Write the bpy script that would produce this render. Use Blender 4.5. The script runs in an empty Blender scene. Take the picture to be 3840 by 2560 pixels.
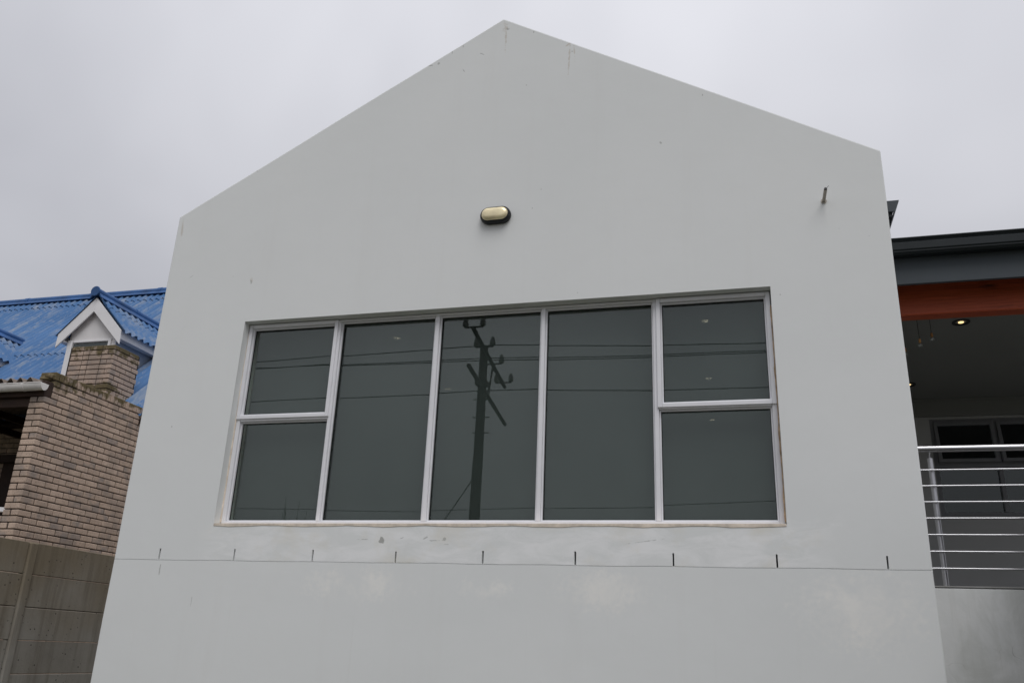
import bpy, bmesh, math, random
from mathutils import Vector, Matrix
random.seed(11)
sc = bpy.context.scene
COL = sc.collection
R = math.radians

# ------------------------------------------------------------------ camera
cam_d = bpy.data.cameras.new('camera'); cam = bpy.data.objects.new('camera', cam_d); COL.objects.link(cam)
cam_d.sensor_fit = 'HORIZONTAL'; cam_d.sensor_width = 36.0; cam_d.lens = 30.115
cam_d.clip_start = 0.05; cam_d.clip_end = 3000
cR = Vector((0.965235, 0.258499, 0.03872)); cU = Vector((0.053474, -0.340291, 0.938798)); cF = Vector((-0.255855, 0.904091, 0.342284))
M = Matrix((cR, cU, -cF)).transposed().to_4x4(); M.translation = Vector((4.5904, -6.0777, 1.6489))
cam.matrix_world = M
sc.camera = cam

# ------------------------------------------------------------------ sky, sun, exposure
SUN_EL, SUN_AZ = R(56), R(152)          # azimuth clockwise from +y (behind the facade): 180 = in front of the facade
world = bpy.data.worlds.new('World'); sc.world = world; world.use_nodes = True
wn, wl = world.node_tree.nodes, world.node_tree.links
wn.clear()
def W(t, **k):
    n = wn.new(t)
    for a, b in k.items(): setattr(n, a, b)
    return n
wout = W('ShaderNodeOutputWorld'); wbg = W('ShaderNodeBackground')
sky = W('ShaderNodeTexSky', sky_type='NISHITA', sun_disc=False); sky.sun_elevation = SUN_EL; sky.sun_rotation = SUN_AZ
sky.air_density = 1.0; sky.dust_density = 3.0
wtc = W('ShaderNodeTexCoord'); wsep = W('ShaderNodeSeparateXYZ'); wl.new(wtc.outputs['Generated'], wsep.inputs[0])
# overcast layer: brighter towards the zenith, with broad soft cloud bellies
wel = W('ShaderNodeMapRange'); wel.inputs['From Min'].default_value = 0; wel.inputs['From Max'].default_value = 1
wel.inputs['To Min'].default_value = 0.40; wel.inputs['To Max'].default_value = 1.02; wl.new(wsep.outputs['Z'], wel.inputs['Value'])
wmap = W('ShaderNodeMapping'); wmap.inputs['Location'].default_value = (-4.6357, -2.4758, -0.4439); wmap.inputs['Scale'].default_value = (1, 1, 1.6)
wl.new(wtc.outputs['Generated'], wmap.inputs['Vector'])
wno = W('ShaderNodeTexNoise'); wno.inputs['Scale'].default_value = 1.0; wno.inputs['Detail'].default_value = 4; wno.inputs['Roughness'].default_value = 0.56
wno.inputs['Distortion'].default_value = 0.3
wl.new(wmap.outputs[0], wno.inputs['Vector'])
wnr = W('ShaderNodeMapRange'); wnr.inputs['From Min'].default_value = 0.3; wnr.inputs['From Max'].default_value = 0.7
wnr.inputs['To Min'].default_value = 0.80; wnr.inputs['To Max'].default_value = 1.2; wl.new(wno.outputs['Fac'], wnr.inputs['Value'])
wmul = W('ShaderNodeMath', operation='MULTIPLY'); wl.new(wel.outputs[0], wmul.inputs[0]); wl.new(wnr.outputs[0], wmul.inputs[1])
wtint = W('ShaderNodeMix', data_type='RGBA'); wtint.inputs[6].default_value = (0.93, 0.945, 1.04, 1); wtint.inputs[7].default_value = (0.985, 0.985, 1.03, 1)
wl.new(wno.outputs['Fac'], wtint.inputs[0])
wcl = W('ShaderNodeVectorMath', operation='SCALE'); wl.new(wtint.outputs[2], wcl.inputs[0]); wl.new(wmul.outputs[0], wcl.inputs['Scale'])
wsk = W('ShaderNodeVectorMath', operation='SCALE'); wsk.inputs['Scale'].default_value = 0.08; wl.new(sky.outputs[0], wsk.inputs[0])
wmx = W('ShaderNodeMix', data_type='RGBA'); wmx.inputs[0].default_value = 0.92
wl.new(wsk.outputs[0], wmx.inputs[6]); wl.new(wcl.outputs[0], wmx.inputs[7])
wl.new(wmx.outputs[2], wbg.inputs['Color']); wbg.inputs['Strength'].default_value = 0.93
wl.new(wbg.outputs[0], wout.inputs[0])

sun_d = bpy.data.lights.new('sun', 'SUN'); sun_d.energy = 1.25; sun_d.angle = R(35); sun_d.color = (1, 0.985, 0.965)
sun = bpy.data.objects.new('sun', sun_d); COL.objects.link(sun)
sdir = Vector((math.sin(SUN_AZ)*math.cos(SUN_EL), math.cos(SUN_AZ)*math.cos(SUN_EL), math.sin(SUN_EL)))
sun.rotation_euler = sdir.to_track_quat('Z', 'Y').to_euler(); sun.location = sdir*40

sc.render.engine = 'CYCLES'
sc.view_settings.view_transform = 'Standard'; sc.view_settings.look = 'None'
sc.view_settings.exposure = 0.0; sc.view_settings.gamma = 1.0; sc.view_settings.use_curve_mapping = False
sc.cycles.max_bounces = 10; sc.cycles.transparent_max_bounces = 16

# ------------------------------------------------------------------ mesh helpers
class MB:
    def __init__(s): s.v = []; s.f = []
    def add(s, vs, fs):
        o = len(s.v); s.v += [tuple(p) for p in vs]; s.f += [tuple(i+o for i in f) for f in fs]; return s
    def box(s, x0, x1, y0, y1, z0, z1):
        return s.add([(x0,y0,z0),(x1,y0,z0),(x1,y1,z0),(x0,y1,z0),(x0,y0,z1),(x1,y0,z1),(x1,y1,z1),(x0,y1,z1)],
                     [(0,3,2,1),(4,5,6,7),(0,1,5,4),(1,2,6,5),(2,3,7,6),(3,0,4,7)])
    def prism(s, pts, axis, a, b):
        """extrude a polygon; axis y: pts are (x,z); axis x: pts are (y,z); axis z: pts are (x,y)"""
        def P(p, t): return (p[0], t, p[1]) if axis == 'y' else ((t, p[0], p[1]) if axis == 'x' else (p[0], p[1], t))
        n = len(pts); vs = [P(p, a) for p in pts] + [P(p, b) for p in pts]
        fs = [tuple(range(n)), tuple(range(2*n-1, n-1, -1))] + [(i, i+n, (i+1) % n+n, (i+1) % n) for i in range(n)]
        return s.add(vs, fs)
    def tube(s, pts, r, seg=10, caps=True):
        pts = [Vector(p) for p in pts]; rs = r if isinstance(r, (list, tuple)) else [r]*len(pts)
        rings = []; up0 = None
        for i, p in enumerate(pts):
            d = (pts[min(i+1, len(pts)-1)] - pts[max(i-1, 0)]).normalized()
            u = d.cross(Vector((0.02, 0.03, 1)))
            if u.length < 0.1: u = d.cross(Vector((0, 1, 0)))
            if up0 is not None:
                u = up0 - d*up0.dot(d)
            u.normalize(); up0 = u; w = d.cross(u)
            rings.append([p + (u*math.cos(2*math.pi*k/seg) + w*math.sin(2*math.pi*k/seg))*rs[i] for k in range(seg)])
        vs = [q for g in rings for q in g]; fs = []
        for i in range(len(pts)-1):
            for k in range(seg):
                a, b = i*seg+k, i*seg+(k+1) % seg
                fs.append((a, b, b+seg, a+seg))
        if caps: fs += [tuple(range(seg))[::-1], tuple(range((len(pts)-1)*seg, len(pts)*seg))]
        return s.add(vs, fs)
    def lathe(s, prof, c, axis='z', seg=20):
        """profile of (radius, height) revolved about an axis through c"""
        vs = []; fs = []; n = len(prof)
        for k in range(seg):
            a = 2*math.pi*k/seg
            for r, h in prof:
                q = (r*math.cos(a), r*math.sin(a), h)
                if axis == 'y': q = (q[0], q[2], q[1])
                if axis == 'x': q = (q[2], q[0], q[1])
                vs.append((c[0]+q[0], c[1]+q[1], c[2]+q[2]))
        for k in range(seg):
            for i in range(n-1):
                a = k*n+i; b = ((k+1) % seg)*n+i
                fs.append((a, b, b+1, a+1))
        return s.add(vs, fs)
    def mesh(s, name, origin, bevel=0, smooth=False, seg=1):
        me = bpy.data.meshes.new(name)
        me.from_pydata([tuple(Vector(p)-origin) for p in s.v], [], s.f)
        bm = bmesh.new(); bm.from_mesh(me)
        bmesh.ops.remove_doubles(bm, verts=bm.verts, dist=1e-5)
        bmesh.ops.recalc_face_normals(bm, faces=bm.faces)
        if bevel:
            es = [e for e in bm.edges if len(e.link_faces) == 2 and e.calc_face_angle(0) > 0.6]
            bmesh.ops.bevel(bm, geom=es, offset=bevel, segments=seg, affect='EDGES', profile=0.6)
        if smooth:
            for f in bm.faces: f.smooth = True
            for e in bm.edges:
                if len(e.link_faces) == 2 and e.calc_face_angle(0) > R(38): e.smooth = False
        bm.to_mesh(me); bm.free(); return me
    def build(s, name, mat, parent=None, bevel=0, smooth=False, origin=None, seg=1):
        if origin is None:
            lo = [min(p[i] for p in s.v) for i in range(3)]; hi = [max(p[i] for p in s.v) for i in range(3)]
            origin = Vector(((lo[0]+hi[0])/2, (lo[1]+hi[1])/2, lo[2]))
        origin = Vector(origin)
        me = s.mesh(name, origin, bevel, smooth, seg)
        return place(name, me, mat, parent, origin)
ORG = {}
def place(name, me, mat, parent, origin, rot=None):
    o = bpy.data.objects.new(name, me); COL.objects.link(o)
    if mat and not me.materials: me.materials.append(mat)
    origin = Vector(origin)
    if parent is not None:
        o.parent = parent; o.location = origin - ORG[parent.name]
    else: o.location = origin
    if rot: o.rotation_euler = rot
    ORG[o.name] = origin
    return o
def empty(name, loc):
    o = bpy.data.objects.new(name, None); COL.objects.link(o); o.location = loc; o.empty_display_size = 0.2
    ORG[o.name] = Vector(loc); return o
def tag(o, label=None, cat=None, group=None, kind=None):
    if label: o['label'] = label
    if cat: o['category'] = cat
    if group: o['group'] = group
    if kind: o['kind'] = kind
    return o

# ------------------------------------------------------------------ materials
class NT:
    def __init__(s, name):
        s.m = bpy.data.materials.new(name); s.m.use_nodes = True; s.t = s.m.node_tree; s.t.nodes.clear()
        s.out = s.t.nodes.new('ShaderNodeOutputMaterial')
        s.geo = s.t.nodes.new('ShaderNodeNewGeometry'); s.pos = s.geo.outputs['Position']
    def n(s, t, **k):
        q = s.t.nodes.new(t)
        for a, b in k.items(): setattr(q, a, b)
        return q
    def L(s, a, b): s.t.links.new(a, b)
    def val(s, inp, v):
        if hasattr(v, 'is_output'): s.L(v, inp)
        else: inp.default_value = v
    def math(s, op, a, b=None, c=None, clamp=False):
        q = s.n('ShaderNodeMath', operation=op); q.use_clamp = clamp; s.val(q.inputs[0], a)
        if b is not None: s.val(q.inputs[1], b)
        if c is not None: s.val(q.inputs[2], c)
        return q.outputs[0]
    def mp(s, scale=(1,1,1), loc=(0,0,0), rot=(0,0,0), vec=None):
        q = s.n('ShaderNodeMapping'); q.inputs['Scale'].default_value = scale; q.inputs['Location'].default_value = loc; q.inputs['Rotation'].default_value = rot
        s.L(vec if vec is not None else s.pos, q.inputs[0]); return q.outputs[0]
    def noise(s, scale, detail=4, rough=0.55, vec=None, dist=0):
        q = s.n('ShaderNodeTexNoise'); q.inputs['Scale'].default_value = scale; q.inputs['Detail'].default_value = detail
        q.inputs['Roughness'].default_value = rough; q.inputs['Distortion'].default_value = dist
        s.L(vec if vec is not None else s.pos, q.inputs['Vector']); return q.outputs['Fac']
    def rng(s, v, a, b, c=0, d=1, smooth=False):
        q = s.n('ShaderNodeMapRange'); q.interpolation_type = 'SMOOTHSTEP' if smooth else 'LINEAR'
        s.val(q.inputs['Value'], v)
        for k, x in zip(('From Min', 'From Max', 'To Min', 'To Max'), (a, b, c, d)): q.inputs[k].default_value = x
        return q.outputs[0]
    def mix(s, f, a, b, blend='MIX'):
        q = s.n('ShaderNodeMix', data_type='RGBA', blend_type=blend); s.val(q.inputs[0], f)
        for i, x in ((6, a), (7, b)):
            if hasattr(x, 'is_output'): s.L(x, q.inputs[i])
            else: q.inputs[i].default_value = (*x[:3], 1)
        return q.outputs[2]
    def bsdf(s, color, rough=0.7, metal=0, bump=None, bstr=0.2, bdist=0.01, spec=0.3, coat=0, bump2=None):
        b = s.n('ShaderNodeBsdfPrincipled')
        if hasattr(color, 'is_output'): s.L(color, b.inputs['Base Color'])
        else: b.inputs['Base Color'].default_value = (*color[:3], 1)
        s.val(b.inputs['Roughness'], rough); b.inputs['Metallic'].default_value = metal
        b.inputs['Specular IOR Level'].default_value = spec; b.inputs['Coat Weight'].default_value = coat
        if bump is not None:
            q = s.n('ShaderNodeBump'); q.inputs['Strength'].default_value = bstr; q.inputs['Distance'].default_value = bdist
            s.L(bump, q.inputs['Height'])
            if bump2:
                q2 = s.n('ShaderNodeBump'); q2.inputs['Strength'].default_value = bump2[1]; q2.inputs['Distance'].default_value = bump2[2]
                s.L(bump2[0], q2.inputs['Height']); s.L(q2.outputs[0], q.inputs['Normal'])
            s.L(q.outputs[0], b.inputs['Normal'])
        s.L(b.outputs[0], s.out.inputs[0]); return b
    def obj_rand(s): return s.n('ShaderNodeObjectInfo').outputs['Random']
    def sep(s):
        q = s.n('ShaderNodeSeparateXYZ'); s.L(s.pos, q.inputs[0]); return q.outputs

def simple(name, col, rough=0.6, metal=0, var=0.06, nscale=6, bstr=0.0, spec=0.3, coat=0):
    t = NT(name); n = t.noise(nscale, 5)
    f = t.rng(n, 0.25, 0.75, 1-var*2, 1+var*2)
    q = t.n('ShaderNodeVectorMath', operation='SCALE'); q.inputs[0].default_value = col; t.L(f, q.inputs['Scale'])
    t.bsdf(q.outputs[0], t.rng(n, 0.2, 0.8, max(0.02, rough-0.06), rough+0.06), metal, bump=t.noise(nscale*12, 3) if bstr else None, bstr=bstr, bdist=0.003, spec=spec, coat=coat)
    return t.m

def facade_material():
    t = NT('painted_plaster')
    s3 = t.sep(); X, Y, Z = s3
    big = t.noise(0.55, 3); mid = t.noise(2.6, 5, 0.6); fine = t.noise(38, 4, 0.6); grain = t.noise(160, 2)
    streak = t.noise(1.0, 5, 0.6, vec=t.mp((5.5, 1, 0.35)))
    base = t.mix(t.rng(big, 0.3, 0.7), (0.752, 0.768, 0.762), (0.785, 0.797, 0.790))
    base = t.mix(t.rng(mid, 0.45, 0.8, 0, 0.28), base, (0.74, 0.745, 0.735))
    base = t.mix(t.rng(streak, 0.55, 0.85, 0, 0.22), base, (0.68, 0.675, 0.65))
    # patched and repainted band under the window, down to a little below the joint
    def band(v, a, b, s): return t.math('MULTIPLY', t.rng(v, a, a+s, 0, 1, True), t.rng(v, b-s, b, 1, 0, True))
    wob = t.math('ADD', Z, t.rng(t.noise(2.2, 4, vec=t.mp((1, 1, 1), (3, 0, 0))), 0.2, 0.8, -0.13, 0.13))
    wobx = t.math('ADD', X, t.rng(t.noise(2.0, 4, vec=t.mp((1, 1, 1), (9, 0, 0))), 0.2, 0.8, -0.25, 0.25))
    b1 = t.math('MULTIPLY', band(wob, 2.16, 2.62, 0.10), band(wobx, 0.3, 5.25, 0.3))
    above = t.rng(Z, 2.249, 2.252)
    b1 = t.math('MULTIPLY', b1, above)
    brush = t.noise(3.2, 6, 0.65, vec=t.mp((1.0, 1, 2.8), (1.7, 0, 0), (0, 0.35, 0)), dist=0.6)
    base = t.mix(t.math('MULTIPLY', b1, t.rng(brush, 0.40, 0.62, 0, 0.95)), base, (0.865, 0.87, 0.87))
    base = t.mix(t.math('MULTIPLY', b1, t.rng(t.noise(2.3, 5, 0.6, vec=t.mp((1, 1, 1.3), (5.1, 0, 2))), 0.50, 0.70, 0, 0.7)), base, (0.74, 0.715, 0.64))
    blot = t.noise(3.0, 4, 0.55, vec=t.mp((1.15, 1, 0.85), (2.2, 0, 0.4)), dist=0.8)
    # small rust and dirt marks: ellipses (x, z, half-width, half-height, tilt) with ragged edges
    rag = t.n('ShaderNodeTexNoise'); rag.inputs['Scale'].default_value = 26; rag.inputs['Detail'].default_value = 4; t.L(t.pos, rag.inputs['Vector'])
    def ell(x, z, a, b, tilt=0, ragged=0.7, soft=0.6):
        q = t.n('ShaderNodeVectorMath', operation='SUBTRACT'); t.L(t.pos, q.inputs[0]); q.inputs[1].default_value = (x, 0, z)
        v = q.outputs[0]
        if tilt:
            w = t.n('ShaderNodeVectorRotate', rotation_type='Y_AXIS'); t.L(v, w.inputs['Vector']); w.inputs['Angle'].default_value = R(tilt); v = w.outputs[0]
        d = t.n('ShaderNodeVectorMath', operation='MULTIPLY'); t.L(v, d.inputs[0]); d.inputs[1].default_value = (1/a, 0, 1/b)
        l = t.n('ShaderNodeVectorMath', operation='LENGTH'); t.L(d.outputs[0], l.inputs[0])
        dist = t.math('ADD', l.outputs['Value'], t.rng(rag.outputs['Fac'], 0.3, 0.7, -ragged, ragged))
        return t.rng(dist, 1-soft, 1.0, 1, 0, True)
    def group(marks):
        r = None
        for m in marks:
            e = ell(*m); r = e if r is None else t.math('MAXIMUM', r, e)
        return r
    patches = group([(1.75, 2.09, 0.55, 0.16, 0, 0.3, 0.9), (2.75, 2.08, 0.25, 0.10, 0, 0.3, 0.9), (3.62, 2.08, 0.42, 0.20, 0, 0.3, 0.9), (5.25, 2.0, 0.50, 0.34, 0, 0.3, 0.9)])
    patches = t.math('MULTIPLY', patches, t.math('SUBTRACT', 1.0, above))
    base = t.mix(t.math('MULTIPLY', patches, t.rng(blot, 0.36, 0.60, 0, 1.0)), base, (0.862, 0.855, 0.825))
    rust = group([(-0.372, 5.25, 0.016, 0.12, 4, 0.4, 0.9), (2.685, 7.00, 0.03, 0.07, 0, 0.6, 0.9), (2.695, 6.90, 0.012, 0.17, 0, 0.6, 0.9), (3.285, 6.56, 0.010, 0.22, -2, 0.5, 0.9),
                  (3.33, 6.63, 0.010, 0.10, 4, 0.5, 0.9), (0.456, 4.665, 0.014, 0.030, 20, 0.6, 0.9), (3.28, 6.72, 0.05, 0.015, 20, 0.6, 0.9)])
    base = t.mix(t.math('MULTIPLY', rust, 0.42), base, (0.45, 0.37, 0.27))
    chip = group([(1.918, 2.418, 0.018, 0.032, 25, 0.35, 0.2), (1.908, 2.405, 0.022, 0.014, 0, 0.35, 0.3)])
    base = t.mix(t.math('MULTIPLY', chip, 0.7), base, (0.27, 0.27, 0.25))
    dark = group([(2.262, 2.432, 0.030, 0.008, 28, 0.6, 0.4), (2.345, 2.415, 0.045, 0.005, 0, 0.9, 0.4), (2.42, 2.425, 0.012, 0.012, 0, 0.9, 0.4), (2.44, 2.388, 0.02, 0.006, 0, 0.9, 0.4),
                  (0.450, 4.650, 0.007, 0.018, 20, 0.8), (4.058, 5.607, 0.011, 0.016, 20, 0.6), (2.999, 5.117, 0.007, 0.008), (3.068, 5.286, 0.005, 0.014), (2.905, 6.346, 0.009, 0.010),
                  (1.987, 6.705, 0.024, 0.007, 0, 0.6), (2.058, 6.717, 0.013, 0.015, 0, 0.6), (2.31, 6.597, 0.005, 0.045, 32, 0.7), (2.473, 6.754, 0.005, 0.05, 58, 0.7),
                  (2.71, 6.985, 0.012, 0.012, 0, 0.9), (3.31, 6.64, 0.007, 0.010, 0, 0.6), (2.288, 6.865, 0.006, 0.014, 0, 0.6), (2.186, 6.815, 0.005, 0.022, 0, 0.6), (2.954, 6.915, 0.006, 0.012), (0.33, 5.785, 0.006, 0.012),
                  (0.027, 2.176, 0.005, 0.05, 0, 0.95, 0.3), (0.362, 1.94, 0.005, 0.035, 0, 0.6), (-0.175, 4.751, 0.035, 0.003, 35, 0.8), (1.77, 2.42, 0.045, 0.003, 0, 0.9), (2.08, 2.432, 0.025, 0.003, 20, 0.8),
                  (5.55, 4.62, 0.007, 0.010), (-0.1, 3.35, 0.006, 0.008), (3.9, 2.42, 0.12, 0.0025, 8, 0.9), (4.9, 4.2, 0.006, 0.006), (5.35, 4.7, 0.005, 0.006), (4.408, 6.02, 0.005, 0.012)])
    base = t.mix(t.math('MULTIPLY', dark, 0.45), base, (0.22, 0.22, 0.20))
    vor = t.n('ShaderNodeTexVoronoi'); vor.inputs['Scale'].default_value = 3.4; t.L(t.pos, vor.inputs['Vector'])
    base = t.mix(t.math('MULTIPLY', t.rng(vor.outputs['Distance'], 0.010, 0.022, 0.7, 0), t.rng(mid, 0.45, 0.55)), base, (0.25, 0.24, 0.22))
    # rain streaks hanging from the slots and the coping
    base = t.mix(t.math('MULTIPLY', t.rng(t.noise(1, 4, 0.6, vec=t.mp((26, 1, 0.5))), 0.62, 0.78), t.math('MULTIPLY', band(Z, 1.2, 2.25, 0.4), 0.16)), base, (0.58, 0.57, 0.53))
    h = t.math('ADD', t.math('MULTIPLY', fine, 0.5), t.math('MULTIPLY', grain, 0.3))
    t.bsdf(base, 0.85, bump=h, bstr=0.12, bdist=0.004, spec=0.15, bump2=(t.noise(2.4, 3), 0.14, 0.02))
    return t.m

def stained_plaster():
    t = NT('stained_plaster')
    b = t.mix(t.rng(t.noise(2.2, 5, 0.6, dist=0.5), 0.3, 0.7), (0.70, 0.715, 0.71), (0.80, 0.805, 0.80))
    b = t.mix(t.rng(t.noise(3.4, 6, 0.65, vec=t.mp((1, 1, 0.7), (7, 0, 3)), dist=0.8), 0.48, 0.72, 0, 0.8), b, (0.56, 0.575, 0.55))
    b = t.mix(t.rng(t.noise(1, 5, 0.6, vec=t.mp((9, 1, 0.6))), 0.55, 0.8, 0, 0.4), b, (0.50, 0.50, 0.46))
    w = t.n('ShaderNodeTexVoronoi', feature='DISTANCE_TO_EDGE'); w.inputs['Scale'].default_value = 1.3
    q = t.n('ShaderNodeVectorMath', operation='ADD'); t.L(t.pos, q.inputs[0])
    nz = t.n('ShaderNodeTexNoise'); nz.inputs['Scale'].default_value = 5; t.L(t.pos, nz.inputs['Vector']); t.L(nz.outputs['Color'], q.inputs[1]); t.L(q.outputs[0], w.inputs['Vector'])
    b = t.mix(t.math('MULTIPLY', t.rng(w.outputs['Distance'], 0.0, 0.006, 0.5, 0), t.rng(t.noise(2.5, 2), 0.5, 0.6)), b, (0.3, 0.3, 0.28))
    t.bsdf(b, 0.88, bump=t.noise(30, 5), bstr=0.2, bdist=0.004, spec=0.12, bump2=(t.noise(3.5, 3), 0.25, 0.02))
    return t.m

def brick_material(name, c1, c2, c3, moss=None):
    t = NT(name); r = t.obj_rand(); s3 = t.sep()
    vary = t.noise(3.0, 3)
    pick = t.math('ADD', t.math('MULTIPLY', r, 0.75), t.rng(t.noise(7.5, 1), 0.3, 0.7, -0.15, 0.35))
    base = t.mix(t.rng(pick, 0.05, 0.55), c1, c2)
    base = t.mix(t.rng(pick, 0.62, 0.9), base, c3)
    speck = t.noise(75, 3, 0.6)
    base = t.mix(t.rng(speck, 0.57, 0.66, 0, 0.8), base, (0.13, 0.09, 0.075))
    base = t.mix(t.rng(t.noise(30, 4), 0.3, 0.7, 0, 0.4), base, c2)
    base = t.mix(t.rng(vary, 0.48, 0.70, 0, 0.55), base, (0.26, 0.215, 0.185))
    if moss:
        f = None
        for (y, z, ry, rz) in moss:
            q = t.n('ShaderNodeVectorMath', operation='SUBTRACT'); t.L(t.pos, q.inputs[0]); q.inputs[1].default_value = (0, y, z)
            d = t.n('ShaderNodeVectorMath', operation='MULTIPLY'); t.L(q.outputs[0], d.inputs[0]); d.inputs[1].default_value = (0, 1/ry, 1/rz)
            l = t.n('ShaderNodeVectorMath', operation='LENGTH'); t.L(d.outputs[0], l.inputs[0])
            e = t.rng(t.math('ADD', l.outputs['Value'], t.rng(t.noise(9, 5), 0.3, 0.7, -0.55, 0.55)), 0.55, 1.05, 1, 0, True)
            f = e if f is None else t.math('MAXIMUM', f, e)
        mc = t.mix(t.noise(40, 4), (0.055, 0.047, 0.018), (0.15, 0.120, 0.052))
        base = t.mix(t.math('MULTIPLY', f, 0.88), base, mc)
    t.bsdf(base, 0.88, bump=t.math('ADD', speck, t.noise(25, 3)), bstr=0.4, bdist=0.004, spec=0.15)
    return t.m

def roof_material():
    t = NT('weathered_blue_paint'); r = t.obj_rand()
    st = t.noise(2.4, 6, 0.62, vec=t.mp((1.6, 0.55, 0.55)), dist=0.4)
    b = t.mix(t.rng(t.noise(0.9, 4), 0.3, 0.7), (0.050, 0.140, 0.310), (0.075, 0.180, 0.375))
    b = t.mix(t.math('MULTIPLY', r, 0.35), b, (0.055, 0.155, 0.34))
    b = t.mix(t.rng(st, 0.49, 0.66, 0, 0.72), b, (0.26, 0.305, 0.37))
    b = t.mix(t.rng(t.noise(7, 6, 0.7, vec=t.mp((2.5, 0.8, 0.8), (4, 1, 0))), 0.56, 0.70, 0, 0.6), b, (0.37, 0.37, 0.38))
    b = t.mix(t.rng(t.noise(16, 3), 0.66, 0.74, 0, 0.5), b, (0.05, 0.07, 0.11))
    t.bsdf(b, 0.6, bump=t.noise(60, 3), bstr=0.15, bdist=0.003, spec=0.3)
    return t.m

def concrete_material():
    t = NT('precast_concrete'); r = t.obj_rand(); s3 = t.sep()
    n = t.noise(1.6, 5, 0.6); b = t.mix(t.rng(n, 0.3, 0.7), (0.205, 0.190, 0.165), (0.30, 0.282, 0.25))
    b = t.mix(t.rng(r, 0, 1, 0, 0.5), b, (0.335, 0.322, 0.295))
    top = t.math('ADD', s3[2], t.rng(t.noise(1.3, 4), 0.3, 0.7, -0.35, 0.35))
    b = t.mix(t.rng(top, 1.5, 2.5, 0, 0.8), b, (0.195, 0.155, 0.100))
    b = t.mix(t.rng(t.noise(2.0, 5, 0.6, vec=t.mp((2, 6, 0.5))), 0.46, 0.74, 0, 0.6), b, (0.115, 0.095, 0.070))
    v = t.n('ShaderNodeTexVoronoi'); v.inputs['Scale'].default_value = 17; t.L(t.pos, v.inputs['Vector'])
    pit = t.math('MULTIPLY', t.rng(v.outputs['Distance'], 0.10, 0.17, 1, 0), t.rng(t.noise(5, 2), 0.46, 0.56))
    b = t.mix(t.math('MULTIPLY', pit, 0.8), b, (0.045, 0.042, 0.038))
    h = t.math('SUBTRACT', t.noise(30, 5, 0.65), t.math('MULTIPLY', pit, 1.2))
    t.bsdf(b, 0.92, bump=h, bstr=0.5, bdist=0.004, spec=0.1)
    return t.m

def timber_material():
    t = NT('varnished_timber')
    g = t.noise(3.0, 6, 0.65, vec=t.mp((0.8, 22, 22)), dist=1.2)
    b = t.mix(t.rng(g, 0.3, 0.7), (0.25, 0.042, 0.015), (0.52, 0.100, 0.038))
    b = t.mix(t.rng(t.noise(1.3, 4), 0.45, 0.75, 0, 0.6), b, (0.50, 0.10, 0.034))
    b = t.mix(t.rng(t.noise(2.1, 3, vec=t.mp((1.2, 5, 5), (0.4, 0, 0))), 0.66, 0.78), b, (0.06, 0.022, 0.014))
    t.bsdf(b, 0.45, bump=g, bstr=0.12, bdist=0.003, spec=0.35)
    return t.m

def glass_material(name, tint, f0=0.042, rough=0.0):
    t = NT(name)
    d = t.n('ShaderNodeVectorMath', operation='DOT_PRODUCT'); t.L(t.geo.outputs['Normal'], d.inputs[0]); t.L(t.geo.outputs['Incoming'], d.inputs[1])
    c = t.math('ABSOLUTE', d.outputs['Value'])
    fr = t.math('MULTIPLY_ADD', t.math('POWER', t.math('SUBTRACT', 1.0, c, clamp=True), 5.0), 1-f0, f0)
    gl = t.n('ShaderNodeBsdfGlossy'); gl.inputs['Roughness'].default_value = rough; gl.inputs['Color'].default_value = (0.95, 1.0, 0.98, 1)
    q = t.n('ShaderNodeBump'); q.inputs['Strength'].default_value = 0.05; q.inputs['Distance'].default_value = 0.01; t.L(t.noise(1.1, 1), q.inputs['Height']); t.L(q.outputs[0], gl.inputs['Normal'])
    tr = t.n('ShaderNodeBsdfTransparent'); tr.inputs['Color'].default_value = (*tint, 1)
    mx = t.n('ShaderNodeMixShader'); t.L(fr, mx.inputs[0]); t.L(tr.outputs[0], mx.inputs[1]); t.L(gl.outputs[0], mx.inputs[2])
    t.L(mx.outputs[0], t.out.inputs[0]); return t.m

def screen_material():
    t = NT('roller_screen_fabric')
    n = t.noise(1.2, 3)
    df = t.n('ShaderNodeBsdfDiffuse'); t.L(t.mix(t.rng(n, 0.3, 0.7), (0.064, 0.070, 0.069), (0.080, 0.087, 0.086)), df.inputs['Color'])
    tr = t.n('ShaderNodeBsdfTransparent'); mx = t.n('ShaderNodeMixShader'); mx.inputs[0].default_value = 0.955
    t.L(tr.outputs[0], mx.inputs[1]); t.L(df.outputs[0], mx.inputs[2]); t.L(mx.outputs[0], t.out.inputs[0]); return t.m

def emit(name, col, s):
    t = NT(name); e = t.n('ShaderNodeEmission'); e.inputs[0].default_value = (*col, 1); e.inputs[1].default_value = s; t.L(e.outputs[0], t.out.inputs[0]); return t.m

def grass_ground():
    t = NT('dry_verge'); n = t.noise(3, 6, 0.65)
    b = t.mix(t.rng(n, 0.3, 0.7), (0.13, 0.115, 0.085), (0.08, 0.095, 0.04)); t.bsdf(b, 0.95, bump=t.noise(18, 5), bstr=0.6, bdist=0.03); return t.m

def lawn_ground():
    t = NT('clipped_lawn'); n = t.noise(5, 6, 0.65)
    b = t.mix(t.rng(n, 0.3, 0.7), (0.030, 0.042, 0.012), (0.062, 0.066, 0.026)); t.bsdf(b, 0.95, bump=t.noise(60, 5), bstr=0.8, bdist=0.03); return t.m

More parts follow.
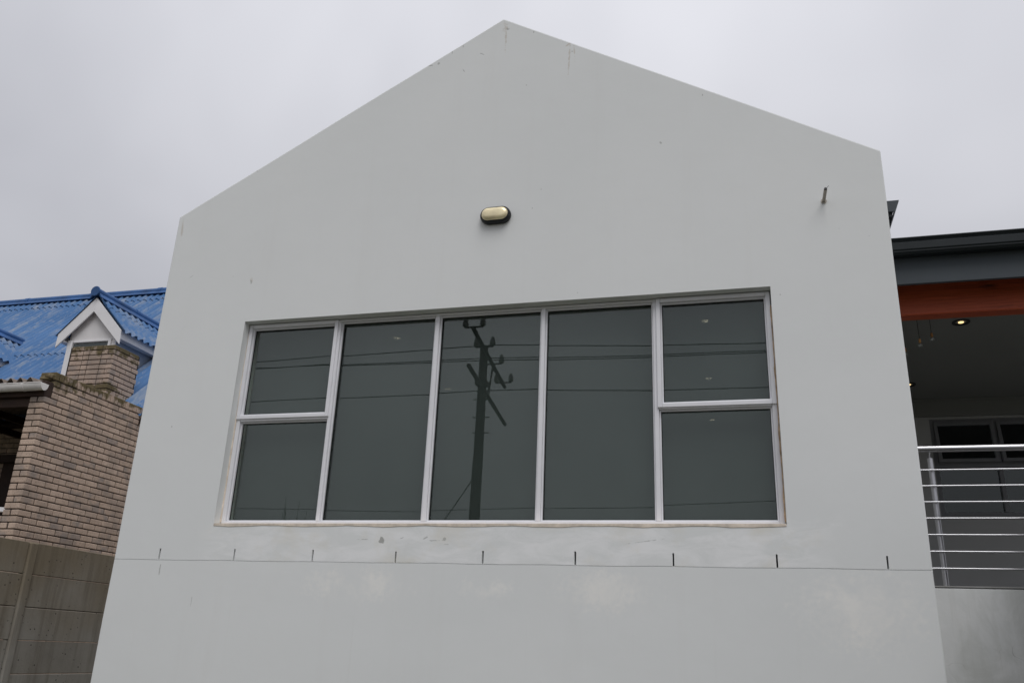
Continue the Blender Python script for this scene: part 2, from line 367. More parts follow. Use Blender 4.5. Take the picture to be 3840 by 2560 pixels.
m = dict(
    facade=facade_material(),
    stained=stained_plaster(), capping=simple('grey_coping', (0.30, 0.30, 0.29), 0.85, var=0.1),
    alu=simple('white_aluminium', (0.80, 0.80, 0.83), 0.35, var=0.02, spec=0.4),
    gasket=simple('black_gasket', (0.02, 0.02, 0.022), 0.6),
    glass=glass_material('tinted_window_glass', (0.88, 0.92, 0.90), 0.052),
    glass2=glass_material('dark_window_glass', (0.6, 0.62, 0.62), 0.05),
    screen=screen_material(),
    sealant=simple('cream_sealant', (0.76, 0.67, 0.57), 0.8, var=0.12, nscale=14),
    rustseal=simple('rust_stained_sealant', (0.46, 0.33, 0.22), 0.85, var=0.3, nscale=18),
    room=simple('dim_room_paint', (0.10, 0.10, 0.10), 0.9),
    brick=brick_material('speckled_face_brick', (0.62, 0.48, 0.385), (0.50, 0.38, 0.30), (0.31, 0.265, 0.24), [(2.75, 5.0, 0.8, 0.34), (3.6, 5.0, 1.3, 0.13), (4.5, 4.98, 0.3, 0.10)]),
    brick_ch=brick_material('chimney_face_brick', (0.56, 0.44, 0.36), (0.46, 0.355, 0.29), (0.33, 0.28, 0.25), [(4.7, 6.02, 1.2, 0.24), (4.42, 5.25, 0.4, 0.08)]),
    brick_in=simple('weathered_face_brick', (0.50, 0.38, 0.30), 0.9, var=0.2, nscale=8),
    mortar=simple('dark_mortar', (0.055, 0.043, 0.037), 0.95, var=0.15, nscale=30, bstr=0.4),
    roof=roof_material(),
    ridge=simple('blue_ridge_paint', (0.035, 0.105, 0.27), 0.55, var=0.14, nscale=4),
    sheet_under=simple('bare_fibre_cement', (0.20, 0.165, 0.14), 0.9, var=0.2, nscale=5),
    white=simple('white_gloss_paint', (0.80, 0.79, 0.80), 0.5, var=0.03, nscale=3),
    offwhite=simple('white_board', (0.74, 0.72, 0.72), 0.6, var=0.04, nscale=3),
    grey_board=simple('blue_grey_flashing', (0.22, 0.26, 0.33), 0.6),
    pvc=simple('white_pvc', (0.80, 0.77, 0.75), 0.45, var=0.08, nscale=5),
    dark_wood=simple('dark_stained_timber', (0.045, 0.026, 0.019), 0.7, var=0.2, nscale=5),
    concrete=concrete_material(),
    charcoal=simple('charcoal_fascia_paint', (0.062, 0.074, 0.085), 0.55, var=0.04, nscale=2),
    black=simple('black_gutter_metal', (0.018, 0.023, 0.026), 0.45, var=0.05),
    timber=timber_material(),
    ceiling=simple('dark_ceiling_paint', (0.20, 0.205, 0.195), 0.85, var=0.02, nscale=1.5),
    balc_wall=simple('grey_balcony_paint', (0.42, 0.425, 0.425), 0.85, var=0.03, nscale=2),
    grey_alu=simple('grey_aluminium', (0.20, 0.205, 0.22), 0.5, var=0.03),
    steel=simple('brushed_stainless_steel', (0.54, 0.54, 0.56), 0.32, 1.0, var=0.01, nscale=2),
    darkwall=simple('shade_wall_dark_grey', (0.10, 0.10, 0.10), 0.9),  # dark tone for the added wall that shades the balcony
    floor=simple('balcony_tiles', (0.28, 0.27, 0.26), 0.7, var=0.05),
    lampblack=simple('black_lamp_plastic', (0.014, 0.016, 0.018), 0.5, spec=0.35),
    lampgold=simple('yellowed_prismatic_glass', (0.95, 0.83, 0.54), 0.33, 0.4, var=0.10, nscale=9, coat=0.25),
    galv=simple('galvanised_pipe', (0.36, 0.33, 0.29), 0.5, 0.5, var=0.15, nscale=30),
    lit=emit('lit_downlight', (1.0, 0.72, 0.34), 1.5),
    lit_in=emit('lit_room_downlight', (1.0, 0.86, 0.62), 60.0),
    pole=simple('creosoted_timber', (0.06, 0.052, 0.046), 0.85, var=0.25, nscale=4, bstr=0.5),
    porcelain=simple('grey_porcelain', (0.22, 0.22, 0.21), 0.25),
    cable=simple('black_cable', (0.02, 0.02, 0.02), 0.6),
    leaf=simple('reed_leaf', (0.07, 0.10, 0.04), 0.7, var=0.25, nscale=3),
    ground=grass_ground(),
    asphalt=simple('asphalt', (0.055, 0.055, 0.056), 0.9, var=0.12, nscale=8, bstr=0.5),
    paving=simple('brick_paving', (0.095, 0.088, 0.078), 0.9, var=0.08, nscale=4, bstr=0.3),
    lawn=lawn_ground(),
    kerb=simple('concrete_kerb', (0.33, 0.33, 0.32), 0.9, var=0.08),
    darkroof=simple('dark_metal_roof', (0.05, 0.055, 0.06), 0.5),
    globe=glass_material('clear_bulb_glass', (0.85, 0.85, 0.85), 0.12),
    brass=simple('brass', (0.45, 0.25, 0.10), 0.35, 0.9),
)

# ------------------------------------------------------------------ ground, road, pavement
tag(MB().box(-900, 900, -900, 900, -0.5, 0.0).build('ground', m['ground']), kind='structure')
tag(MB().box(-80, 80, -7.5, -3.4, -0.2, 0.104).build('pavement', m['paving']), kind='structure')
tag(MB().box(-80, 80, -7.66, -7.504, -0.2, 0.125).build('kerb', m['kerb'], bevel=0.012), kind='structure')
tag(MB().box(-80, 80, -16.5, -9.9, -0.2, 0.006).build('road', m['asphalt']), kind='structure')
tag(MB().box(-2.2, 12, -3.39, -0.004, -0.2, 0.11).build('lawn', m['lawn']), kind='structure')

# ------------------------------------------------------------------ white gabled house
XL, XR = -0.424, 5.698
house = tag(empty('white_gabled_house', (2.64, 0.0, 0.0)), 'large white plastered house with pointed gable, wide dark window and balcony wing', 'house')
WT = 0.28
gable = []
gw = random.Random(8)
for (x0, z0), (x1, z1) in zip([(XL, 0), (XR, 0), (XR, 5.324), (2.665, 7.109), (XL, 5.38)], [(XR, 0), (XR, 5.324), (2.665, 7.109), (XL, 5.38), (XL, 0)]):
    n = max(2, int(math.hypot(x1-x0, z1-z0)/0.42))
    for i in range(n):
        j = 0.0022 if (i and z0+z1 > 0) else 0
        gable.append((x0+(x1-x0)*i/n+gw.uniform(-j, j), z0+(z1-z0)*i/n+gw.uniform(-j, j)))
def boolean_cut(o, cutters):
    for c in cutters:
        md = o.modifiers.new('cut', 'BOOLEAN'); md.operation = 'DIFFERENCE'; md.object = c; md.solver = 'EXACT'
    bpy.context.view_layer.update()
    ev = o.evaluated_get(bpy.context.evaluated_depsgraph_get())
    me = bpy.data.meshes.new_from_object(ev); o.modifiers.clear(); old = o.data; o.data = me
    for c in cutters:
        d = c.data; bpy.data.objects.remove(c); bpy.data.meshes.remove(d)
wall = MB().prism(gable, 'y', 0, WT).build('gable_wall', m['facade'], house, bevel=0.010, seg=2)
WX0, WX1, WZ0, WZ1 = 0.452, 4.835, 2.533, 4.272
cuts = [MB().box(WX0, WX1, -0.3, 0.6, WZ0, WZ1).build('cut', None)]
sl = MB()
for i in range(9):
    x = i*0.6796; j = random.uniform(-0.0015, 0.0015); h = 0.086 + random.uniform(-0.008, 0.006)
    w_ = random.uniform(0.0056, 0.0072); sl.box(x-w_+j, x+w_+j, -0.1, 0.26, 2.254, 2.254+h)
cuts.append(sl.build('cut', None))
gr = MB(); n = 24; xs = [XL-0.1 + (XR-XL+0.2)*k/n for k in range(n+1)]
zz = [2.25 + 0.0022*math.sin(k*1.9)+random.uniform(-0.001, 0.001) for k in range(n+1)]
pts = [(x, z+0.0026) for x, z in zip(xs, zz)] + [(x, z-0.0026) for x, z in zip(xs[::-1], zz[::-1])]
cuts.append(gr.prism(pts, 'y', -0.1, 0.0045).build('cut', None))
boolean_cut(wall, cuts)
# rest of the body
MB().box(XL, XL+0.25, WT+0.002, 8.0, 0, 5.20).build('side_wall', m['facade'], house)
MB().box(XR-0.25, XR-0.004, WT+0.002, 8.0, 0, 4.94).build('side_wall', m['facade'], house)
MB().box(XL+0.002, XR-0.006, 8.002, 8.25, 0, 5.1).build('rear_wall', m['facade'], house)
MB().prism([(XL, 5.18), (2.665, 6.9), (2.665, 6.82), (XL, 5.10)], 'y', WT+0.002, 8.2).build('roof_slope', m['darkroof'], house)
MB().prism([(2.667, 6.9), (XR-0.002, 5.12), (XR-0.002, 5.05), (2.667, 6.82)], 'y', WT+0.002, 8.2).build('roof_slope', m['darkroof'], house)
g = MB()
g.prism([(XR+0.002, 4.985), (XR+0.112, 4.985), (XR+0.152, 5.078), (XR+0.002, 5.078)], 'y', 0.35, 0.365); g.prism([(XR+0.104, 4.985), (XR+0.112, 4.985), (XR+0.152, 5.076), (XR+0.144, 5.076)], 'y', 0.366, 8.2); g.box(XR+0.002, XR+0.102, 0.367, 8.2, 4.985, 4.995)
g.box(XR+0.002, XR+0.072, 0.40, 0.43, 5.0, 5.112)
g.build('eave_gutter', m['charcoal'], house)
MB().box(XR+0.002, XR+0.095, 0.37, 8.1, 4.95, 4.983).build('eave_soffit', m['black'], house)

# room behind the window
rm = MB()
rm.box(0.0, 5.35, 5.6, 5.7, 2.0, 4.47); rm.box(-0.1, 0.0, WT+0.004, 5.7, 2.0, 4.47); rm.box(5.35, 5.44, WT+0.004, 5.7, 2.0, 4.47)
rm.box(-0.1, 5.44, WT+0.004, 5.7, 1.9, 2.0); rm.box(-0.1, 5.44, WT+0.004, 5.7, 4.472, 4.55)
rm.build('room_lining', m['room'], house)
for x, y in ((4.314, 1.10), (4.261, 2.76), (4.219, 4.45), (1.416, 1.08), (1.359, 2.76)):
    lab = {4.314: 'faint warm lamp spot nearest the glass in upper right window pane', 4.261: 'lower faint warm lamp spot in upper right window pane', 4.219: 'faint lamp spot near top of lower right window pane',
           1.416: 'faint lamp spot near top of tall window pane beside upper left sash', 1.359: 'faint lamp spot left of the reflected pole in tall window pane'}[x]
    d = tag(empty('room_downlight', (x, y, 4.455)), lab, 'downlight', 'recessed room downlights')
    MB().lathe([(0.036, 0.0), (0.05, 0.0), (0.052, 0.014), (0.036, 0.014)], (x, y, 4.456)).build('trim_ring', m['alu'], d, smooth=True)
    MB().lathe([(0.0001, 0), (0.035, 0), (0.035, 0.008), (0.0001, 0.008)], (x, y, 4.460), seg=14).build('lamp_face', m['lit_in'], d)

# ------------------------------------------------------------------ big window
FY0, FY1 = 0.088, 0.150
fx0, fx1, fz0, fz1 = WX0+0.006, WX1-0.006, 2.548, WZ1-0.006
f = 0.035
ZB, ZT_ = 0.020, 0.018
fr = MB()
fr.box(fx0, fx0+f, FY0, FY1, fz0, fz1); fr.box(fx1-f, fx1, FY0, FY1, fz0, fz1)
fr.box(fx0+f+0.0005, fx1-f-0.0005, FY0+0.001, FY1, fz0, fz0+ZB); fr.box(fx0+f+0.0005, fx1-f-0.0005, FY0+0.001, FY1, fz1-ZT_, fz1)
frame = fr.build('window_frame', m['alu'], house, bevel=0.003)
MUL = [(1.300, 1.330), (2.184, 2.220), (3.081, 3.113), (3.960, 3.993)]
for a, b in MUL:
    q = MB(); q.box(a, b, FY0+0.002, FY1, fz0+ZB+0.0005, fz1-ZT_-0.0005)
    q.build('mullion', m['alu'], frame, bevel=0.003)
zb, zt = fz0+ZB, fz1-ZT_
cols = [(fx0+f, 1.300), (1.330, 2.184), (2.220, 3.081), (3.113, 3.960), (3.993, fx1-f)]
def pane_set(x0, x1, z0, z1, yb):
    """bead round the glass, a dark gasket line and the pane itself"""
    b = 0.012; q = MB()
    q.box(x0+0.0005, x0+b, yb, yb+0.03, z0+0.0005, z1-0.0005); q.box(x1-b, x1-0.0005, yb, yb+0.03, z0+0.0005, z1-0.0005)
    q.box(x0+b, x1-b, yb+0.0005, yb+0.03, z0+0.0005, z0+b); q.box(x0+b, x1-b, yb+0.0005, yb+0.03, z1-b, z1-0.0005)
    q.build('glazing_bead', m['alu'], frame, bevel=0.002)
    k = 0.004; q = MB(); i0, i1, j0, j1 = x0+b, x1-b, z0+b, z1-b; gy = yb+0.018
    q.box(i0, i0+k, gy, gy+0.011, j0, j1); q.box(i1-k, i1, gy, gy+0.011, j0, j1); q.box(i0+k, i1-k, gy+0.0005, gy+0.011, j0, j0+k); q.box(i0+k, i1-k, gy+0.0005, gy+0.011, j1-k, j1)
    q.build('gasket', m['gasket'], frame)
    o = MB().box(x0+b*0.6, x1-b*0.6, gy+0.012, gy+0.018, z0+b*0.6, z1-b*0.6).build('pane', m['glass'], frame)
    o.rotation_euler = (random.uniform(-0.0006, 0.0006), 0, random.uniform(-0.0015, 0.0015))
SASH = {0: (0.459, 1.309, 3.416, 4.264, 3.398, 3.430), 4: (3.985, 4.828, 3.396, 4.264, 3.385, 3.418)}
for ci, (a, b) in enumerate(cols):
    if ci in SASH:
        X0, X1, Z0, Z1, t0, t1 = SASH[ci]
        MB().box(a+0.0005, b-0.0005, FY0+0.001, FY1, t0, t1).build('transom', m['alu'], frame, bevel=0.003)
        pane_set(a, b, zb, t0, FY0+0.022)
        # opening sash: its own frame, standing a little proud
        s = 0.032; q = MB(); sy = FY0-0.014
        q.box(X0, X0+s, sy, FY1-0.01, Z0, Z1); q.box(X1-s, X1, sy, FY1-0.01, Z0, Z1)
        q.box(X0+s+0.0005, X1-s-0.0005, sy+0.0008, FY1-0.01, Z0, Z0+s); q.box(X0+s+0.0005, X1-s-0.0005, sy+0.0008, FY1-0.01, Z1-s, Z1)
        q.build('sash_frame', m['alu'], frame, bevel=0.003)
        pane_set(X0+s, X1-s, Z0+s, Z1-s, FY0+0.010)
    else:
        pane_set(a, b, zb, zt, FY0+0.022)
# roller screens hanging behind the glass
for a, b in cols:
    q = MB()
    q.box(a-0.02, b+0.02, 0.225, 0.2275, 2.60, 4.25); q.build('roller_screen', m['screen'], frame)
    MB().tube([(a-0.02, 0.235, 4.262), (b+0.02, 0.235, 4.262)], 0.02, 10).build('screen_roller', m['grey_alu'], frame)
# sill fillet and the rust-stained sealant down the right jamb
q = MB(); n = 60; rows = []
for k in range(n+1):
    x = WX0+0.004 + (WX1-WX0-0.008)*k/n
    t_ = 0.010 + 0.004*math.sin(k*0.7) + random.uniform(-0.002, 0.002)
    rows.append([(x, 0.086, 2.549), (x, 0.05, 2.5475), (x, -0.004-0.3*t_*0.2, 2.538), (x, -0.0035, 2.530-t_*1.1), (x, 0.004, 2.522-t_*1.0), (x, 0.086, 2.530)])
vs = [p for r_ in rows for p in r_]; fs = []
for k in range(n):
    for j in range(6):
        a = k*6+j; b = k*6+(j+1) % 6; fs.append((a, b, b+6, a+6))
fs += [tuple(range(6)), tuple(range(n*6, n*6+6))]
q.add(vs, fs).build('sill_fillet', m['sealant'], house)
q = MB(); pts = []; rs = []
for k in range(40):
    z = 2.56 + (4.15-2.56)*k/39
    pts.append((WX1-0.0035+random.uniform(-0.001, 0.001), 0.076, z)); rs.append(0.0045 + 0.004*max(0, math.sin(k*0.55)+math.sin(k*1.7)*0.5))
q.tube(pts, rs, 7); q.build('jamb_sealant', m['rustseal'], house, smooth=True)
q = MB(); pts = []; rs = []
for k in range(30):
    z = 2.56 + (4.2-2.56)*k/29
    pts.append((WX0+0.004, 0.084, z)); rs.append(0.004+random.uniform(0, 0.003))
q.tube(pts, rs, 7); q.build('jamb_sealant', m['sealant'], house, smooth=True)

# ------------------------------------------------------------------ balcony wing
BX1 = 11.5
MB().box(XR+0.004, BX1, 0.5, 0.72, 0.0, 2.184).build('balcony_wall', m['stained'], house, bevel=0.006)
MB().box(XR+0.004, BX1, 0.497, 0.723, 2.186, 2.197).build('wall_coping', m['capping'], house, bevel=0.003)
MB().box(XR+0.004, BX1, 0.722, 3.9, 1.9, 2.06).build('balcony_floor', m['floor'], house)
BY = 3.78
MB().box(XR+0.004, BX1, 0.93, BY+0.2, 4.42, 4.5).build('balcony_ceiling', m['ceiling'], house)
# back wall with openings left for the windows
wx = lambda x: 4.59+1.0492*(x-4.59)
wz = lambda z: 1.649+1.0492*(z-1.649)
bw0, bw1, bz0, bz1 = wx(6.44), wx(8.4), wz(3.10), wz(4.09)
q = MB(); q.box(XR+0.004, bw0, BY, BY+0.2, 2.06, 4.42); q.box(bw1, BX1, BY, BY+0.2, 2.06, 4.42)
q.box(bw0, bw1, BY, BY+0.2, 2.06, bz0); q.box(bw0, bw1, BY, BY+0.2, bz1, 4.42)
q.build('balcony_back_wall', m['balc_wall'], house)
MB().box(XR+0.005, BX1, BY-0.05, BY-0.02, bz1+0.02, 4.418).build('bulkhead', m['ceiling'], house)  # added band in ceiling colour, darkens the top of the back wall
q = MB(); q.box(XR+0.004, BX1, BY-0.070, BY-0.052, 4.398, 4.418); q.build('cornice_strip', m['ceiling'], house)
q = MB(); e = 0.045
q.box(bw0, bw0+e, BY+0.02, BY+0.09, bz0, bz1); q.box(bw1-e, bw1, BY+0.02, BY+0.09, bz0, bz1)
q.box(bw0+e, bw1-e, BY+0.021, BY+0.09, bz0, bz0+e); q.box(bw0+e, bw1-e, BY+0.021, BY+0.09, bz1-e, bz1); 
bf = q.build('balcony_window_frame', m['grey_alu'], house, bevel=0.004)
tz = wz(3.615); mids = [wx(7.045), wx(7.72)]
MB().box(bw0+e, bw1-e, BY+0.022, BY+0.09, tz-0.028, tz+0.028).build('transom', m['grey_alu'], bf, bevel=0.003)
edges = [bw0+e] + mids + [bw1-e]
for c in mids:
    MB().box(c-0.02, c+0.02, BY+0.019, BY+0.09, bz0+e, tz-0.029).build('mullion', m['grey_alu'], bf, bevel=0.003)
    MB().box(c-0.02, c+0.02, BY+0.019, BY+0.09, tz+0.029, bz1-e).build('mullion', m['grey_alu'], bf, bevel=0.003)
for i in range(3):
    a, b = edges[i]+(0.02 if i else 0), edges[i+1]-(0.02 if i < 2 else 0)
    MB().box(a, b, BY+0.055, BY+0.061, bz0+e, tz-0.028).build('pane', m['glass2'], bf)
    s = 0.035; q = MB(); z0, z1 = tz+0.012, bz1-e+0.012   # top-hung sash, propped open a little
    a -= 0.006; b += 0.006
    q.box(a, a+s, 0, 0.04, z0-z1, 0); q.box(b-s, b, 0, 0.04, z0-z1, 0); q.box(a+s, b-s, 0.0005, 0.04, z0-z1, z0-z1+s); q.box(a+s, b-s, 0.0005, 0.04, -s, 0)
    for v_ in range(len(q.v)):
        x, y, z = q.v[v_]; an = R(9); q.v[v_] = (x, BY+0.0 + y*math.cos(an)+z*math.sin(an), z1 + z*math.cos(an)-y*math.sin(an))
    q.build('sash_frame', m['grey_alu'], bf, bevel=0.002)
    q = MB().box(a+s*0.8, b-s*0.8, 0.02, 0.026, z0-z1+s*0.8, -s*0.8)
    for v_ in range(8):
        x, y, z = q.v[v_]; an = R(9); q.v[v_] = (x, BY+0.0 + y*math.cos(an)+z*math.sin(an), z1 + z*math.cos(an)-y*math.sin(an))
    q.build('pane', m['glass2'], bf)
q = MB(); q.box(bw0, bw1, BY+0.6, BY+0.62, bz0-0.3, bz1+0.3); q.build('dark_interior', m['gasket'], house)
# beam, fascia, gutter, roof
MB().box(XR+0.004, BX1, 0.80, 0.925, 4.288, 4.62).build('timber_beam', m['timber'], house, bevel=0.006)
MB().box(XR+0.004, BX1, 0.555, 0.585, 4.452, 4.79).build('fascia_board', m['charcoal'], house, bevel=0.003)
MB().box(XR+0.004, BX1, 0.587, 0.92, 4.625, 4.65).build('eave_soffit', m['black'], house)
q = MB(); q.prism([(0.553, 4.79), (0.553, 4.672), (0.470, 4.664), (0.452, 4.682), (0.452, 4.690), (0.443, 4.700), (0.440, 4.752), (0.448, 4.764), (0.430, 4.788), (0.436, 4.796), (0.458, 4.768), (0.450, 4.752), (0.452, 4.702), (0.470, 4.676), (0.545, 4.682), (0.545, 4.79)], 'x', XR+0.004, BX1)
q.build('roof_gutter', m['black'], house)
MB().prism([(0.50, 4.80), (4.2, 4.98), (4.2, 4.92), (0.50, 4.793)], 'x', XR+0.006, BX1).build('wing_roof', m['darkroof'], house)
MB().box(6.46, 6.66, -2.2, 0.497, 0, 2.85).build('added_shade_wall', m['darkwall'], house, bevel=0.01)  # unseen wall added right of the view to shade the balcony wall
# railing
RY = 0.60
rail = MB().tube([(XR-0.0, RY, 3.165), (BX1, RY, 3.165)], 0.024, 18).build('railing', m['steel'], house, smooth=True)
for k in range(7):
    z = 3.008 - k*0.1145
    MB().tube([(XR+0.0, RY-0.012, z), (BX1, RY-0.012, z)], 0.0065, 12).build('rail_rod', m['steel'], rail, smooth=True)
for x in (5.885, 7.35, 8.8, 10.25):
    q = MB(); q.tube([(x, RY+0.028, 2.195), (x, RY+0.028, 3.10)], 0.019, 16); q.tube([(x, RY+0.028, 3.10), (x, RY+0.0, 3.15)], 0.007, 8)
    q.lathe([(0.0001, 0), (0.045, 0), (0.045, 0.006), (0.022, 0.008), (0.0001, 0.008)], (x, RY+0.028, 2.1905), seg=20)
    q.build('rail_post', m['steel'], rail, smooth=True)

# downlights and pendants under the balcony ceiling
k = 1.0492
def P(x, y, z): return (4.59+k*(x-4.59), -6.078+k*(y+6.078), 1.649+k*(z-1.649))
for (x, y, z), lab in ((P(6.318, 1.018, 4.29), 'lit recessed downlight in balcony ceiling near the timber beam'), (P(6.178, 2.697, 4.29), 'small lit downlight deep in balcony ceiling beside the white gable edge')):
    d = tag(empty('balcony_downlight', (x, y, 4.408)), lab, 'downlight', 'balcony ceiling downlights')
    MB().lathe([(0.044, 0.006), (0.066, 0.0), (0.070, 0.004), (0.070, 0.0105), (0.044, 0.0105)], (x, y, 4.4085), seg=28).build('trim_ring', m['lampblack'], d, smooth=True)
    MB().lathe([(0.0001, 0), (0.022, 0), (0.022, 0.004), (0.0001, 0.004)], (x, y, 4.413), seg=18).build('lamp_face', m['lit'], d)
pend = [((6.004, 1.05, 4.122), 'left of two clear glass bulb pendants under the balcony ceiling'), ((6.098, 1.05, 4.168), 'right of two clear glass bulb pendants under the balcony ceiling'), ((5.905, 1.15, 4.085), 'clear bulb pendant half hidden by the white gable edge')]
for (x, y, z), lab in pend:
    d = tag(empty('pendant_light', (x, y, z)), lab, 'pendant light', 'bulb pendants on the balcony')
    MB().tube([(x, y, z+0.045), (x-0.004, y, 4.419)], 0.0022, 6).build('cord', m['cable'], d)
    MB().lathe([(0.0001, 0.05), (0.009, 0.05), (0.011, 0.02), (0.006, 0.016), (0.0001, 0.016)], (x, y, z), seg=12).build('lamp_holder', m['brass'], d, smooth=True)
    MB().lathe([(0.0001, -0.022), (0.012, -0.019), (0.020, -0.008), (0.020, 0.003), (0.012, 0.014), (0.006, 0.018), (0.0001, 0.018)], (x, y, z), seg=16).build('bulb', m['globe'], d, smooth=True)

# ------------------------------------------------------------------ bulkhead lamp and pipe stub on the gable
lx, lz = 2.69, 5.068
def stadium(w, h, n=14):
    r_ = h/2; a = w/2-r_; o = []
    for i in range(n+1): t_ = -math.pi/2+math.pi*i/n; o.append((a+r_*math.cos(t_), r_*math.sin(t_)))
    for i in range(n+1): t_ = math.pi/2+math.pi*i/n; o.append((-a+r_*math.cos(t_), r_*math.sin(t_)))
    return o
def loft(rings, cap0=True, cap1=True):
    q = MB(); vs = []; fs = []; n = len(rings[0][0])
    for pts, y in rings: vs += [(lx+p[0], y, lz+p[1]) for p in pts]
    for i in range(len(rings)-1):
        for j in range(n): fs.append((i*n+j, i*n+(j+1) % n, (i+1)*n+(j+1) % n, (i+1)*n+j))
    if cap0: fs.append(tuple(range(n)))
    if cap1: fs.append(tuple(range((len(rings)-1)*n, len(rings)*n)))
    return q.add(vs, fs)
lamp = tag(empty('bulkhead_lamp', (lx, 0, lz)), 'oval black bulkhead lamp with yellowed glass on the white gable', 'wall lamp')
W_, H_ = 0.262, 0.148
loft([(stadium(W_-0.006, H_-0.006), -0.0005), (stadium(W_, H_), -0.006), (stadium(W_, H_), -0.030), (stadium(W_-0.006, H_-0.006), -0.044), (stadium(W_-0.022, H_-0.022), -0.054), (stadium(W_-0.034, H_-0.034), -0.055), (stadium(W_-0.038, H_-0.038), -0.046)]).build('housing', m['lampblack'], lamp, smooth=True)
loft([(stadium(W_-0.034, H_-0.034), -0.040), (stadium(W_-0.036, H_-0.036), -0.056), (stadium(W_-0.044, H_-0.044), -0.066), (stadium(W_-0.062, H_-0.062), -0.074), (stadium(W_-0.10, H_-0.10), -0.078), (stadium(W_-0.14, H_-0.140), -0.079)]).build('diffuser', m['lampgold'], lamp, smooth=True)
for sx in (-1, 1):
    MB().lathe([(0.0001, 0), (0.005, 0), (0.005, 0.003), (0.0001, 0.003)], (lx+sx*0.118, -0.047, lz-0.02), 'y', 10).build('screw', m['steel'], lamp)
pipe = tag(empty('pipe_stub', (5.262, 0, 4.934)), 'short grey metal pipe stub sticking out of the white gable', 'pipe')
q = MB(); q.tube([(5.262, 0.003, 4.936), (5.265, -0.07, 4.950), (5.268, -0.135, 4.963)], 0.0125, 14); q.build('tube', m['galv'], pipe, smooth=True)
MB().lathe([(0.0001, -0.001), (0.022, 0.0), (0.017, 0.004), (0.0001, 0.004)], (5.262, -0.004, 4.936), 'y', 14).build('plaster_collar', m['galv'], pipe)
MB().tube([(5.268, -0.136, 4.963), (5.268, -0.142, 4.9645)], 0.011, 12).build('dark_bore', m['gasket'], pipe)
MB().tube([(5.276, -0.13, 4.972), (5.292, -0.135, 4.990)], 0.0015, 5).build('wire_end', m['cable'], pipe)

# ------------------------------------------------------------------ precast concrete boundary wall
pw = tag(empty('precast_concrete_wall', (-2.343, 2, 0)), 'stained grey precast concrete panel wall below the brick house', 'wall')
PX = -2.343; PT = 2.513; ph = 0.3085
post_y = [-2.06, -0.46, 1.14, 2.74, 4.34, 5.94]
for i, y in enumerate(post_y):
    MB().box(PX-0.075, PX+0.022, y-0.05, y+0.05, 0, PT-0.001).build('post', m['concrete'], pw, bevel=0.012)
for i in range(len(post_y)-1):
    for r_ in range(8):
        z1 = PT - r_*ph; z0 = z1-ph+0.006
        o = MB().box(PX-0.045, PX+random.uniform(-0.003, 0.003), post_y[i]+0.053, post_y[i+1]-0.053, max(z0, 0.0), z1).build('panel', m['concrete'], pw, bevel=0.005)

# ------------------------------------------------------------------ brick house next door
nb = tag(empty('brick_house', (-6.5, 5, 0)), 'face brick house with blue corrugated roof, gabled dormers and chimney', 'house')
BXF = -4.25; BXI = -4.48; BYF = 2.752; CO = 0.082; ZT = 4.588
meshes = {}
def brick_mesh(dx, dy, dz):
    key = (round(dx, 3), round(dy, 3), round(dz, 3))
    if key not in meshes:
        meshes[key] = MB().box(-dx/2, dx/2, -dy/2, dy/2, -dz/2, dz/2).mesh('brick', Vector((0, 0, 0)), bevel=0.006)
    return meshes[key]
def brick(parent, x0, x1, y0, y1, z0, z1, mat):
    j = lambda s=0.0016: random.uniform(-s, s)
    key = (x1-x0, y1-y0, z1-z0)
    me = brick_mesh(*key)
    if mat.name not in [k_.name for k_ in me.materials]:
        if me.materials: me = me.copy(); me.materials.clear(); meshes[(round(key[0], 3), round(key[1], 3), round(key[2], 3))] = me
        me.materials.append(mat)
    return place('brick', me, mat, parent, ((x0+x1)/2+j(0.002), (y0+y1)/2+j(), (z0+z1)/2+j(0.001)), (j(0.006), j(0.004), j(0.006)))
bh = CO-0.0125
stuff = MB()     # bricks that the photograph does not show singly
core = MB().box(BXI+0.012, BXF-0.010, BYF+0.012, 4.95, 0.0, ZT-0.002); core.box(BXI+0.012, BXF-0.010, BYF+0.115, 4.95, ZT-0.002, 4.93)
wing = core.build('end_wall', m['mortar'], nb)
YEND = 4.95; YVIS = 4.72; ZVIS = 2.66
for k in range(-3, 52):
    z1 = ZT - k*CO; z0 = z1-bh
    if z0 < 0.05: break
    seen = z0 > ZVIS
    up = k < 0
    y = BYF + (0.115 if up else 0)
    A = (k % 2 == 1)
    run = []
    if A:
        run.append((BXI, BXF, y, y+0.106)); y2 = y+0.116
    else:
        run.append((BXF-0.106, BXF, y, y+0.222)); y2 = y+0.232
        run.append((BXI, BXF-0.124, y, y+0.222))
    while y2 < YEND-0.03:
        y3 = min(y2+0.222, YEND); run.append((BXF-0.106, BXF, y2, y3)); y2 += 0.232
    for (a, b, c, d) in run:
        if seen and c < YVIS-0.02: brick(wing, a, b, c, d, z0, z1, m['brick'])
        else: stuff.box(a, b, c, d, z0, z1)
